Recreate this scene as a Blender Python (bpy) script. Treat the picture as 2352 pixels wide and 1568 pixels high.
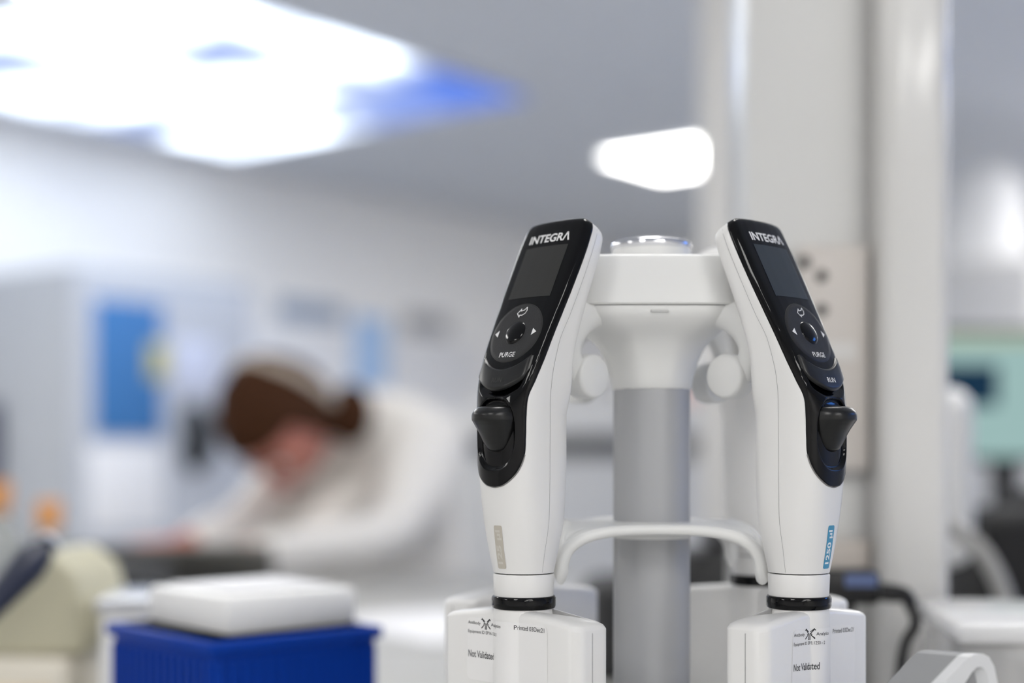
import bpy, bmesh, math, random
from mathutils import Vector, Matrix
from math import sin, cos, pi, sqrt, radians as R
random.seed(7)
for o in list(bpy.data.objects): bpy.data.objects.remove(o)
SC = bpy.context.scene
COL = SC.collection
CAMZ = 1.15
# ---------------------------------------------------------------- camera
cd = bpy.data.cameras.new('camera'); cam = bpy.data.objects.new('camera', cd); COL.objects.link(cam)
cam.location = (0, 0, CAMZ); cam.rotation_euler = (R(90), 0, 0)
cd.sensor_width = 36; cd.lens = 50; cd.shift_y = 0.1067
cd.clip_start = 0.02; cd.clip_end = 60
cd.dof.use_dof = True; cd.dof.focus_distance = 0.632; cd.dof.aperture_fstop = 2.6; cd.dof.aperture_blades = 0
SC.camera = cam
# ---------------------------------------------------------------- world, view
w = bpy.data.worlds.new('world'); SC.world = w; w.use_nodes = True
w.node_tree.nodes['Background'].inputs[0].default_value = (0.75, 0.8, 0.9, 1)
w.node_tree.nodes['Background'].inputs[1].default_value = 0.3
SC.view_settings.view_transform = 'Standard'; SC.view_settings.look = 'None'
SC.view_settings.exposure = 0.46; SC.view_settings.gamma = 1.0; SC.view_settings.use_curve_mapping = False
LAMP = 9.6          # strength of the white ceiling lamps
SKYG = 1.0          # strength of the sky-picture lamps

# ---------------------------------------------------------------- materials
def srgb(r, g, b):
    f = lambda c: (c/255/12.92) if c/255 <= .04045 else ((c/255+.055)/1.055)**2.4
    return (f(r), f(g), f(b), 1)
MATS = {}
def mat(name, col, rough=.5, metal=0, coat=0, bump=0, bscale=300, var=0, vscale=40, trans=0, ior=1.45, alpha=1, sss=0, spec=.5):
    if name in MATS: return MATS[name]
    m = bpy.data.materials.new(name); m.use_nodes = True; nt = m.node_tree
    b = nt.nodes['Principled BSDF']
    b.inputs['Base Color'].default_value = srgb(*col)
    b.inputs['Roughness'].default_value = rough; b.inputs['Metallic'].default_value = metal
    b.inputs['Coat Weight'].default_value = coat; b.inputs['Coat Roughness'].default_value = .03
    if coat >= .7: b.inputs['Coat IOR'].default_value = 1.36
    b.inputs['Transmission Weight'].default_value = trans; b.inputs['IOR'].default_value = ior
    b.inputs['Specular IOR Level'].default_value = spec
    b.inputs['Alpha'].default_value = alpha
    if sss: b.inputs['Subsurface Weight'].default_value = sss; b.inputs['Subsurface Scale'].default_value = .01
    if bump or var:
        tc = nt.nodes.new('ShaderNodeTexCoord')
    if bump:
        n = nt.nodes.new('ShaderNodeTexNoise'); n.inputs['Scale'].default_value = bscale
        nt.links.new(tc.outputs['Object'], n.inputs['Vector'])
        bp = nt.nodes.new('ShaderNodeBump'); bp.inputs['Strength'].default_value = bump; bp.inputs['Distance'].default_value = .0005
        nt.links.new(n.outputs['Fac'], bp.inputs['Height']); nt.links.new(bp.outputs['Normal'], b.inputs['Normal'])
    if var:
        n = nt.nodes.new('ShaderNodeTexNoise'); n.inputs['Scale'].default_value = vscale; n.inputs['Detail'].default_value = 4
        nt.links.new(tc.outputs['Object'], n.inputs['Vector'])
        mx = nt.nodes.new('ShaderNodeMix'); mx.data_type = 'RGBA'
        mx.inputs['A'].default_value = srgb(*col); mx.inputs['B'].default_value = srgb(*[max(0, c*(1-var)) for c in col])
        nt.links.new(n.outputs['Fac'], mx.inputs['Factor']); nt.links.new(mx.outputs['Result'], b.inputs['Base Color'])
    MATS[name] = m; return m
def emit(name, col, s):
    if name in MATS: return MATS[name]
    m = bpy.data.materials.new(name); m.use_nodes = True; nt = m.node_tree; nt.nodes.clear()
    e = nt.nodes.new('ShaderNodeEmission'); o = nt.nodes.new('ShaderNodeOutputMaterial')
    e.inputs[0].default_value = (*col, 1); e.inputs[1].default_value = s
    nt.links.new(e.outputs[0], o.inputs[0]); MATS[name] = m; return m
def sky_picture(name='sky_picture', clear=0.0, top=3.2, blue=(.10, .19, .62)):
    m = bpy.data.materials.new(name); m.use_nodes = True; nt = m.node_tree; nt.nodes.clear()
    e = nt.nodes.new('ShaderNodeEmission'); o = nt.nodes.new('ShaderNodeOutputMaterial')
    tc = nt.nodes.new('ShaderNodeTexCoord'); mp = nt.nodes.new('ShaderNodeMapping'); n = nt.nodes.new('ShaderNodeTexNoise')
    mp.inputs['Location'].default_value = (3.1, 1.2, 0)
    n.inputs['Scale'].default_value = 1.6; n.inputs['Detail'].default_value = 5; n.inputs['Roughness'].default_value = .5
    nt.links.new(tc.outputs['Object'], mp.inputs[0]); nt.links.new(mp.outputs[0], n.inputs['Vector'])
    # clouds thin out towards the corner at +x +y of the picture, where it is clear blue
    sp = nt.nodes.new('ShaderNodeVectorMath'); sp.operation = 'DISTANCE'; sp.inputs[1].default_value = (.98, -.9, 0)
    nt.links.new(tc.outputs['Object'], sp.inputs[0])
    mr = nt.nodes.new('ShaderNodeMapRange'); mr.inputs[1].default_value = .1; mr.inputs[2].default_value = 1.0
    mr.inputs[3].default_value = -.28-clear; mr.inputs[4].default_value = .10-clear
    nt.links.new(sp.outputs['Value'], mr.inputs[0])
    ad = nt.nodes.new('ShaderNodeMath'); ad.operation = 'ADD'
    nt.links.new(n.outputs['Fac'], ad.inputs[0]); nt.links.new(mr.outputs[0], ad.inputs[1])
    r = nt.nodes.new('ShaderNodeValToRGB')
    r.color_ramp.elements[0].position = .36; r.color_ramp.elements[0].color = (*blue, 1)
    r.color_ramp.elements[1].position = .68; r.color_ramp.elements[1].color = (top*.86, top*.96, top*1.1, 1)
    q = r.color_ramp.elements.new(.52); q.color = (.42, .50, .72, 1)
    nt.links.new(ad.outputs[0], r.inputs[0]); nt.links.new(r.outputs[0], e.inputs[0]); e.inputs[1].default_value = SKYG
    nt.links.new(e.outputs[0], o.inputs[0]); return m

WHITE = lambda: mat('white_plastic', (226, 225, 223), .32, coat=.1)
STAND = lambda: mat('stand_white_plastic', (224, 224, 222), .38)
GLOSS = lambda: mat('gloss_black_plastic', (2, 2, 3), .3, coat=.8, spec=.02)
SATIN = lambda: mat('satin_black_rubber', (11, 11, 11), .3)
DIAL = lambda: mat('dark_grey_soft_plastic', (44, 44, 45), .45, spec=.25, bump=.25, bscale=2500)

# ---------------------------------------------------------------- mesh helpers
def tag(o, label=None, cat=None, group=None, kind=None):
    if label: o['label'] = label
    if cat: o['category'] = cat
    if group: o['group'] = group
    if kind: o['kind'] = kind
    return o
def empty(name, loc, rz=0, label=None, cat=None, group=None):
    o = bpy.data.objects.new(name, None); COL.objects.link(o); o.empty_display_size = .02
    o.location = loc; o.rotation_euler = (0, 0, rz); return tag(o, label, cat, group)
def obj(name, verts, faces, m, parent=None, smooth=True, loc=(0, 0, 0), rz=0, angle=40):
    me = bpy.data.meshes.new(name); me.from_pydata([tuple(v) for v in verts], [], faces); me.update()
    bm = bmesh.new(); bm.from_mesh(me); bmesh.ops.recalc_face_normals(bm, faces=bm.faces)
    if smooth:
        for f in bm.faces: f.smooth = True
        for e in bm.edges:
            if len(e.link_faces) == 2 and e.calc_face_angle(0) > R(angle): e.smooth = False
    bm.to_mesh(me); bm.free()
    me.materials.append(m)
    o = bpy.data.objects.new(name, me); COL.objects.link(o); o.parent = parent
    o.location = loc; o.rotation_euler = (0, 0, rz); return o
class MB:
    def __init__(s): s.v = []; s.f = []
    def add(s, v, f):
        n = len(s.v); s.v += [Vector(p) for p in v]; s.f += [[i+n for i in q] for q in f]; return s
    def box(s, c, d, bev=0, rot=None, seg=2):
        bm = bmesh.new(); bmesh.ops.create_cube(bm, size=1)
        for v in bm.verts: v.co = Vector((v.co.x*d[0], v.co.y*d[1], v.co.z*d[2]))
        if bev: bmesh.ops.bevel(bm, geom=list(bm.edges), offset=bev, segments=seg, affect='EDGES', profile=.5)
        M = Matrix.Translation(c) @ (rot.to_4x4() if rot else Matrix.Identity(4))
        bm.verts.ensure_lookup_table()
        s.add([M @ v.co for v in bm.verts], [[v.index for v in f.verts] for f in bm.faces]); bm.free(); return s
    def loft(s, rings, cap=True, close=True):
        n = len(rings[0]); v = [p for r in rings for p in r]; f = []
        for i in range(len(rings)-1):
            for j in range(n if close else n-1):
                k = (j+1) % n; f.append([i*n+j, i*n+k, (i+1)*n+k, (i+1)*n+j])
        if cap and close: f.append(list(range(n))[::-1]); f.append([(len(rings)-1)*n+j for j in range(n)])
        return s.add(v, f)
    def lathe(s, prof, n=48, c=(0, 0, 0), rot=None, cap=True):
        c = Vector(c); rs = []
        for r, z in prof:
            ring = [Vector((r*cos(2*pi*j/n), r*sin(2*pi*j/n), z)) for j in range(n)]
            if rot: ring = [rot @ p for p in ring]
            rs.append([p+c for p in ring])
        return s.loft(rs, cap)
    def tube(s, pts, rad, n=12, sx=1, cap=True):
        pts = [Vector(p) for p in pts]; rs = []; up = None
        for i, p in enumerate(pts):
            t = (pts[min(i+1, len(pts)-1)]-pts[max(i-1, 0)]).normalized()
            if up is None: up = Vector((0, 0, 1)) if abs(t.z) < .9 else Vector((1, 0, 0))
            a = t.cross(up).normalized(); up = a.cross(t).normalized()
            r = rad[i] if isinstance(rad, (list, tuple)) else rad
            rs.append([p + a*(r*sx*cos(2*pi*j/n)) + up*(r*sin(2*pi*j/n)) for j in range(n)])
        return s.loft(rs, cap)
    def build(s, name, m, parent=None, **k): return obj(name, s.v, s.f, m, parent, **k)
def smooth_path(pts, n=8):
    pts = [Vector(p) for p in pts]; out = []
    for i in range(len(pts)-1):
        p0 = pts[max(i-1, 0)]; p1 = pts[i]; p2 = pts[i+1]; p3 = pts[min(i+2, len(pts)-1)]
        for k in range(n):
            t = k/n
            out.append(.5*((2*p1)+(p2-p0)*t+(2*p0-5*p1+4*p2-p3)*t*t+(3*p1-p0-3*p2+p3)*t**3))
    out.append(pts[-1]); return out
def interp(tab, x):
    """tab rows [x, c1, c2..] ascending; monotone-ish cubic interpolation"""
    if x <= tab[0][0]: return list(tab[0][1:])
    if x >= tab[-1][0]: return list(tab[-1][1:])
    for i in range(len(tab)-1):
        if tab[i][0] <= x <= tab[i+1][0]: break
    h = tab[i+1][0]-tab[i][0]; t = (x-tab[i][0])/h; res = []
    for c in range(1, len(tab[0])):
        def sl(j): return (tab[j+1][c]-tab[j][c])/(tab[j+1][0]-tab[j][0])
        d1 = sl(i); d0 = sl(i-1) if i > 0 else d1; d2 = sl(i+1) if i < len(tab)-2 else d1
        m0 = (d0+d1)/2 if i > 0 else d1; m1 = (d1+d2)/2 if i < len(tab)-2 else d1
        if d0*d1 <= 0 and i > 0: m0 = 0
        if d1*d2 <= 0 and i < len(tab)-2: m1 = 0
        a = tab[i][c]; b = tab[i+1][c]
        res.append((2*t**3-3*t**2+1)*a+(t**3-2*t**2+t)*h*m0+(-2*t**3+3*t**2)*b+(t**3-t**2)*h*m1)
    return res
def text_geo(txt, size, bold=0, align='CENTER', sx=1, ext=0.0):
    cu = bpy.data.curves.new('lettering', 'FONT'); cu.body = txt; cu.size = size; cu.align_x = align; cu.align_y = 'CENTER'
    cu.offset = bold; cu.extrude = ext; cu.resolution_u = 4
    o = bpy.data.objects.new('lettering', cu); COL.objects.link(o)
    bpy.context.view_layer.update()
    me = bpy.data.meshes.new_from_object(o.evaluated_get(bpy.context.evaluated_depsgraph_get()))
    # short edges, so that the lettering can follow a curved surface
    bm = bmesh.new(); bm.from_mesh(me); bmesh.ops.triangulate(bm, faces=bm.faces)
    lim = max(.12, .22*size*.5)
    for _ in range(4):
        es = [e for e in bm.edges if e.calc_length() > lim]
        if not es: break
        bmesh.ops.subdivide_edges(bm, edges=es, cuts=1); bmesh.ops.triangulate(bm, faces=bm.faces)
    bm.verts.ensure_lookup_table(); bm.verts.index_update()
    v = [Vector((p.co.x*sx, p.co.y, p.co.z)) for p in bm.verts]; f = [[q.index for q in p.verts] for p in bm.faces]; bm.free()
    bpy.data.objects.remove(o); bpy.data.curves.remove(cu); bpy.data.meshes.remove(me); return v, f
def fit(v, width, height=None):
    x0 = min(p.x for p in v); x1 = max(p.x for p in v); y0 = min(p.y for p in v); y1 = max(p.y for p in v)
    sx = width/(x1-x0); sy = (height/(y1-y0)) if height else sx
    return [Vector(((p.x-(x0+x1)/2)*sx, (p.y-(y0+y1)/2)*sy, p.z)) for p in v]

F = 3266.7; HY = 1035
def at(px, py, Z): return Vector(((px-1176)/F*Z, Z, CAMZ+(HY-py)/F*Z))
BENCH = CAMZ-.24

# ================================================================ ROOM
E1 = Vector((.611, .791, 0)).normalized(); E2 = Vector((E1.y, -E1.x, 0)); RZ = math.atan2(E1.y, E1.x)
CEIL = CAMZ+1.4
def rm(e1, e2, z=0): return E1*e1+E2*e2+Vector((0, 0, z))
X0, X1, Y0, Y1 = -4.0, 8.3, -5.39, 4.2
wallm = mat('painted_wall', (250, 248, 245), .7, bump=.15, bscale=60)
ceilm = mat('ceiling_tile', (214, 217, 222), .8, bump=.3, bscale=90)
floorm = mat('vinyl_floor', (204, 205, 206), .35, var=.12, vscale=8)
def rbox(name, e1a, e1b, e2a, e2b, za, zb, m, kind=None, parent=None, bev=0):
    b = MB().box((0, 0, (zb-za)/2), (e1b-e1a, e2b-e2a, zb-za), bev)
    c = rm((e1a+e1b)/2, -(0)+(e2a+e2b)/2, za)
    o = b.build(name, m, parent, loc=c, rz=RZ)
    if kind: o['kind'] = kind
    return o
rbox('floor', X0-.1, X1+.1, Y0-.1, Y1+.1, -.1, 0, floorm, 'structure')
rbox('ceiling', X0-.1, X1+.1, Y0-.1, Y1+.1, CEIL, CEIL+.1, ceilm, 'structure')
rbox('wall_back', X0-.1, X1+.1, Y0-.1, Y0, 0, CEIL, wallm, 'structure')
rbox('wall_right', X1, X1+.1, Y0, Y1, 0, CEIL, wallm, 'structure')
rbox('wall_front', X0-.1, X1+.1, Y1, Y1+.1, 0, CEIL, wallm, 'structure')
rbox('wall_left', X0-.1, X0, Y0, Y1, 0, CEIL, wallm, 'structure')
alu = mat('white_lamp_frame', (225, 226, 228), .4)
LW = emit('lamp_diffuser', (1, .985, .96), LAMP)
SKYM = sky_picture(); SKYB = sky_picture('sky_picture_clear', .30, 1.2, (.5, 1.9, 6.5))
def ceiling_lamp(e1, e2, l1, l2, label, sky=False, group=None):
    t = empty('sky_picture_light' if sky else 'ceiling_light', rm(e1, e2, CEIL-.004), RZ, label, 'ceiling light', group)
    fw = .012 if sky else .02
    fr = MB()
    for sx in (-1, 1):
        fr.box((sx*(l1/2-fw/2), 0, -.006), (fw, l2, .012), .002)
        fr.box((0, sx*(l2/2-fw/2), -.006), (l1, fw, .012), .002)
    fr.build('lamp_frame', alu, t)
    MB().box((0, 0, -.003), (l1-2*fw, l2-2*fw, .005)).build('picture_diffuser' if sky else 'lamp_diffuser', (SKYB if sky == 2 else SKYM) if sky else LW, t)
    return t
ceiling_lamp(3.53, -4.23, 1.92, 1.76, 'large square ceiling light showing a blue sky with white clouds', True)
ceiling_lamp(4.4, 2.3, 1.32, 1.32, 'large square sky-picture ceiling light off to the right, added for reflections in the black screens', 2)  # unseen panel added for blue reflections on the right pipette
ceiling_lamp(5.85, -3.5, .6, .6, 'small square white ceiling light panel above the pipette stand')
for i, (x, y, l) in enumerate([(-1.3, -1.4, 'behind and left of the pipette stand'), (.9, -1.7, 'behind the camera to the right'), (.3, 1.35, 'straight above the pipette stand and service column'),
                               (-2.9, 2.6, 'over the near left of the bench'),
                               (1.8, -3.0, 'nearest the far right corner behind the camera'), (-3.4, -.6, 'on the far left beside the camera'), (4.3, 6.1, 'added to brighten walls, deepest in the room, right of the column'), (2.9, 5.3, 'added to brighten walls, above the gangway by the tall cabinet'), (2.0, 4.1, 'added to brighten walls, between the computer desk and the far gangway'), (-1.5, 3.75, 'added to brighten walls, just this side of the big sky picture'), (.6, -3.4, 'at the back right corner behind the camera')]):
    p = Vector((x, y, 0)); ceiling_lamp(p.dot(E1), p.dot(E2), 1.2, .6, 'white rectangular ceiling light '+l)  # the lights deeper in the room are unseen, added to brighten its walls

# ================================================================ PIPETTE
ZB = .078
ST = [  # zf, uf, tilt, thickness, half width, headmix, n
 [12.9, 13.7, 0, 27.4, 13.7, 0, 2.0], [24, 15.6, 0, 31, 15.4, 0, 2.2], [35, 17.0, 0, 34.2, 16.8, 0, 2.4],
 [51.5, 18.3, 0, 35.8, 17.2, 0, 2.8], [65, 19.0, 0, 36.4, 17.3, 0, 3.0], [82, 19.2, 0, 36.6, 17.3, 0, 3.0],
 [92, 17.6, 7, 35, 17.6, .25, 3.0], [100, 14.6, 15, 32, 18.0, .6, 3.0], [110, 9.9, 22, 27.5, 18.5, .9, 3.2],
 [121, 4.6, 26, 23.0, 19.0, 1, 3.5], [133.7, -1.8, 26.6, 20, 19.8, 1, 3.5], [145.6, -7.8, 26.6, 18.0, 20.5, 1, 3.5],
 [157.4, -13.7, 26.6, 16.8, 20.8, 1, 3.5], [167, -18.5, 26.6, 16.0, 20.4, 1, 3.5], [171.7, -20.9, 26.6, 15.4, 19.6, 1, 3.5],
 [173.6, -22.0, 26.6, 14.4, 18.2, 1, 3.5], [174.5, -23.0, 26.6, 12.0, 16.0, 1, 3.5], [174.8, -24.4, 26.6, 8, 12, 1, 3.5]]
NP = 61
def section(z):
    uf, t, T, a, m, n = interp(ST, z)
    t = R(t)
    dn = 400; sup = []
    for i in range(dn+1):
        th = pi*i/dn; c = cos(th); s = sin(th)
        sup.append((a*abs(s)**(2/n), T/2 - math.copysign(abs(c)**(2/n), c)*T/2))
    k = min(1, a/18)
    hp = [(0, 0), (.3*a, .05), (.6*a, .35), (.8*a, .8), (.89*a, 1.15), (.92*a, 1.55), (.945*a, 2.4), (.97*a, 3.8), (.99*a, 5.2), (a, min(6.8, .5*T)), (a, max(T-5.0, .55*T)),
          (a-.35, T-3.0), (a-1.5, T-1.5), (a-3.4, T-.5), (a-6, T-.05), (.3*a, T), (0, T)]
    def res(poly):
        L = [0]
        for i in range(1, len(poly)): L.append(L[-1]+math.dist(poly[i], poly[i-1]))
        out = []; j = 0
        for i in range(NP):
            d = L[-1]*i/(NP-1)
            while j < len(L)-2 and L[j+1] < d: j += 1
            f = (d-L[j])/max(1e-9, L[j+1]-L[j]); f = min(1, f)
            out.append((poly[j][0]+(poly[j+1][0]-poly[j][0])*f, poly[j][1]+(poly[j+1][1]-poly[j][1])*f))
        return out
    A = res(sup)
    if m > 0:
        B = res(hp); A = [((1-m)*p[0]+m*q[0], (1-m)*p[1]+m*q[1]) for p, q in zip(A, B)]
    # local: x = v, y = -u, z
    return [(v, uf - d*cos(t), z - d*sin(t)) for v, d in A], a
_sc = {}
def sect(z):
    z = round(z, 3)
    if z not in _sc: _sc[z] = section(z)
    return _sc[z]
def sp(z, p):
    """surface point at station z, signed arc parameter p in [-1,1] (0 front centre, 1 back centre)"""
    S, a = sect(z); q = min(abs(p), 1)*(NP-1); i = min(int(q), NP-2); f = q-i
    v = S[i][0]+(S[i+1][0]-S[i][0])*f; u = S[i][1]+(S[i+1][1]-S[i][1])*f; zz = S[i][2]+(S[i+1][2]-S[i][2])*f
    if p < 0: v = -v
    return Vector((v, -u, zz))*.001
def sn(z, p):
    e = .012; dz = .6
    a = sp(z, p+e)-sp(z, p-e) if abs(p) > e else sp(z, e)-sp(z, -e)
    b = sp(min(z+dz, 174), p)-sp(z-dz, p)
    n = a.cross(b)
    if n.length < 1e-12: return Vector((0, -1, 0))
    n.normalize()
    c = sp(z, 0).lerp(sp(z, 1), .5)
    if n.dot(sp(z, p)-c) < 0: n = -n
    return n
def p_of_v(z, v):
    S, a = sect(z); av = abs(v)
    for i in range(NP-1):
        if S[i+1][0] >= av or S[i+1][0] < S[i][0]:
            f = (av-S[i][0])/max(1e-6, S[i+1][0]-S[i][0]); q = (i+min(1, max(0, f)))/(NP-1); break
    else: q = .5
    return math.copysign(q, v)
def face(v, z, off=0):
    p = p_of_v(z, v); return sp(z, p)+sn(z, p)*off*.001
BT = [[51.6, 0.0], [52.0, 3.4], [53, 6.2], [54.5, 8.6], [57, 11.2], [60, 13.0], [65, 14.5], [74, 15.0], [82, 15.1], [92, 15.6], [100, 16.6]]
def bparam(z):
    S, a = sect(z)
    def pd():   # depth based boundary on the head
        for i in range(NP-1):
            v, u, zz = S[i]; f0 = S[0]
            d = math.dist((f0[1], f0[2]), (u, zz))
            if v > .9*a and d > 5.0:
                v0, u0, z0 = S[i-1]; d0 = math.dist((f0[1], f0[2]), (u0, z0))
                return (i-1+min(1, max(0, (5.0-d0)/max(1e-6, d-d0))))/(NP-1)
        return .3
    if z >= 100: return pd()
    lo = p_of_v(z, interp(BT, z)[0])
    if z > 86:
        t = (z-86)/14; t = t*t*(3-2*t); return lo*(1-t)+pd()*t
    return lo
DC = 120.5  # dial centre
CT = cos(R(26.6))
def lift(pt, off):
    pt.z += 0; return pt
def shift(vs): return [v+Vector((0, 0, ZB)) for v in vs]
def grid(nr, nc, fn, skirt=None):
    v = [fn(i/(nr-1), j/(nc-1)) for i in range(nr) for j in range(nc)]
    f = [[i*nc+j, i*nc+j+1, (i+1)*nc+j+1, (i+1)*nc+j] for i in range(nr-1) for j in range(nc-1)]
    return v, f
def stick(v2, z0, off, rot90=False, v0=0):
    """wrap flat lettering (mm) on the front of the body around (v0, z0)"""
    out = []
    for p in v2:
        x, y = (p.x, p.y) if not rot90 else (-p.y, p.x)
        out.append(face(v0+x, z0+y*CT if z0 > 90 else z0+y, off+p.z))
    return out
def recess(v, z):
    # oval pocket around the trigger
    zc, hz, hv = 75.2, 15.6, 11.2
    d = (abs(v)/hv)**2.6+(abs(z-zc)/hz)**2.6
    t = min(1, max(0, (1.12-d)/.24)); t = t*t*(3-2*t)
    # gap under the run button
    top = runbot(v)+1.5; g = 0
    if abs(v) < 13.5 and top-5.2 < z < top: g = min(1, (z-(top-5.2))/3.0)*min(1, (13.5-abs(v))/2)
    return -max(1.9*t, 1.5*g)
def runtop(v): return DC-CT*sqrt(max(0, 18.0**2-min(abs(v), 17)**2))
def runbot(v): return 94.0+(abs(v)/14.5)**2.2*6.5
def build_pipette(loc, rz, label, front=True, strip=(70, 145, 180), striptext='1250 µl', stripcol=(225, 230, 232), blue_sheen=False, L=.043, lab=None, texts=None):
    t = empty('electronic_pipette', loc, rz, label, 'pipette', 'electronic pipettes hanging on the stand')
    W = WHITE()
    # body
    zs = [12.9+i*(51-12.9)/24 for i in range(25)]+[51.4+i*(173.6-51.4)/200 for i in range(201)]+[174.0, 174.4, 174.7, 174.8]
    rings = []
    for z in zs:
        def bp_(p):
            q = sp(z, p)
            if not front or z < 52.5 or z > 172: return q
            k = min(1, max(0, (bparam(z)-.012-abs(p))/.02))*min(1, (z-52.5)/2, (172-z)/2)
            return q-sn(z, p)*(.0040*k) if k > 0 else q
        ring = [bp_(i/(NP-1)) for i in range(NP)]+[bp_(-i/(NP-1)) for i in range(NP-2, 0, -1)]
        rings.append(shift(ring))
    MB().loft(rings).build('body', W, t, angle=50)
    # neck collar and black ring
    MB().lathe([(12.9e-3, .0125), (12.9e-3, .0130)], 48, (0, 0, ZB)).build('joint_gap', SATIN(), t)
    MB().lathe([(.0133, .0018), (.0135, .0024), (.0139, .0116), (.0136, .0123), (.0126, .0125)], 64, (0, 0, ZB)).build('neck_collar', W, t)
    MB().lathe([(.0134, -.0034), (.0142, -.0031), (.0145, -.0022), (.01455, .0014), (.0141, .0022), (.0133, .0025)], 72, (0, 0, ZB)).build('black_ring', GLOSS(), t)
    # lower housing for the tip row
    b = .0112; rg = []
    n = 14
    def outline(zt, ins):
        pts = []
        r = .006; LL = L-ins; bb = b-ins
        for cx, cy, a0 in ((LL-r, bb-r, 0), (-(LL-r), bb-r, 90), (-(LL-r), -(bb-r), 180), (LL-r, -(bb-r), 270)):
            for k in range(n+1):
                a = R(a0+90*k/n); pts.append((cx+r*cos(a), cy+r*sin(a)))
            # mid points along long sides for the roof ridge
        return pts
    rings = []
    for kind, ins, dz in ((0, 0, -.076), (1, 0, 0), (1, .0008, .0014), (1, .0022, .0022), (1, .005, .0027)):
        pts = outline(0, ins); dense = []
        m = len(pts)
        for i in range(m):
            p, q = pts[i], pts[(i+1) % m]; seg = 12 if abs(p[0]-q[0]) > .02 else 1
            for s_ in range(seg): dense.append((p[0]+(q[0]-p[0])*s_/seg, p[1]+(q[1]-p[1])*s_/seg))
        ring = []
        for x, y in dense:
            z = -.076 if kind == 0 else -.0062-.0040*(max(0, abs(x)-.012)/(L-.012))+dz
            ring.append(Vector((x, y, z+ZB)))
        rings.append(ring)
    MB().loft(rings).build('tip_housing', W, t, angle=35)
    # round neck bulge merging into the housing
    MB().lathe([(.0136, -.060), (.0138, -.0060), (.0133, -.0030)], 48, (0, 0, ZB)).build('housing_neck', W, t)
    # thin seam on the end of the housing
    for s in (-1, 1):
        MB().box((s*(L-.0006), -.0015, -.042+ZB), (.0014, .00025, .062)).build('housing_seam', mat('housing_seam_grey', (120, 120, 120), .6), t)
    if not front:
        return t
    # side seams
    for s in (-1, 1):
        mb = MB(); pts = []
        for i in range(61):
            z = 13.5+i*(172.5-13.5)/60
            bp = bparam(z) if z > 100 else None
            q = interp([[13, .45], [51, .49], [82, .50], [100, .47], [110, .455], [121, .455], [133, .48], [171, .50]], z)[0]
            pts.append((z, q))
        v = []; f = []
        for i, (z, q) in enumerate(pts):
            for dq in (-.0016, .0016):
                v.append(sp(z, s*(q+dq))+sn(z, s*q)*.00007)
            if i: f.append([2*i-2, 2*i-1, 2*i+1, 2*i])
        obj('side_seam', shift(v), f, mat('seam_line', (158, 158, 158), .6), t)
    # black faceplate
    rows = []
    z = 51.62
    while z < 173.4:
        rows.append(z); z += .12 if z < 52.4 else (.3 if z < 56 else (.55 if z < 125 else 1.2))
    rows += [173.6, 174.1]
    nc = 97
    def fp(z, tt, off):
        bpz = bparam(z); p = bpz*tt; q = sp(z, p); v = q.x*1000; nrm = sn(z, p)
        e = 1-abs(tt)
        o = off + (recess(v, q.z*1000) if off > 0 else 0)
        return q+nrm*o*.001
    v = []; f = []
    for z in rows:
        bpz = bparam(z)
        for j in range(nc):
            tt = -1+2*j/(nc-1); edge = min(1, (1-abs(tt))*bpz*60/1.0)
            ez = min(1, (z-51.6)/.5, (174.2-z)/1.0)
            v.append(fp(z, tt, .05+.55*sqrt(max(0, min(edge, ez)))))
    f = [[i*nc+j, i*nc+j+1, (i+1)*nc+j+1, (i+1)*nc+j] for i in range(len(rows)-1) for j in range(nc-1)]
    obj('faceplate', shift(v), f, GLOSS(), t, angle=75)
    # thin grey trim line at the foot of the faceplate
    pl = []
    for s in (-1, 1):
        seq = [s*x for x in [1.0]*1]
    pts = []
    for z in [66, 62, 59, 57, 55.5, 54.2, 53.2, 52.4, 51.9]: pts.append(sp(z, -bparam(z))+sn(z, -bparam(z))*.00015)
    pts.append(sp(51.45, 0)+sn(51.6, 0)*.00015)
    for z in [66, 62, 59, 57, 55.5, 54.2, 53.2, 52.4, 51.9][::-1]: pts.append(sp(z, bparam(z))+sn(z, bparam(z))*.00015)
    MB().tube(shift(smooth_path(pts, 4)), .00030, 8).build('faceplate_trim', mat('grey_trim', (120, 118, 116), .4), t)
    # screen
    def scr(i, j): return face(-13.1+26.2*j, 149.3+(i-.5)*27.4*CT, .72)
    v, f = grid(24, 24, scr); sc_ = obj('display', shift(v), f, mat('display_glass_'+('blue' if blue_sheen else 'grey'), (50, 56, 62) if blue_sheen else (50, 50, 49), .3, coat=.3, spec=.1), t)  # bluish display colour carries the reflected sky on the right pipette
    # dial
    def disc(r0, r1, off, nr=10, na=96, dome=0, cz=DC):
        v = []; f = []
        for i in range(nr+1):
            rr = r0+(r1-r0)*i/nr
            for k in range(na):
                a = 2*pi*k/na
                d = dome*(1-(i/nr)**2)
                e = -.35*max(0, (i-nr+1)) if True else 0
                v.append(face(rr*cos(a), cz+rr*sin(a)*CT, off+d+e))
        for i in range(nr):
            for k in range(na): f.append([i*na+k, i*na+(k+1) % na, (i+1)*na+(k+1) % na, (i+1)*na+k])
        if r0 < .2: f.append(list(range(na)))
        return v, f
    v, f = disc(14.6, 15.5, .75, 2); dr = obj('dial_groove', shift(v), f, mat('groove_black', (3, 3, 3), .5), t)
    v, f = disc(5.9, 14.9, 1.0, 10, 96, -.25); dl = obj('control_dial', shift(v), f, DIAL(), t)
    v, f = disc(.1, 6.0, 1.0, 10, 64, 1.1); obj('centre_button', shift(v), f, GLOSS(), t)
    ink = mat('printed_white', (222, 222, 222), .5)
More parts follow.
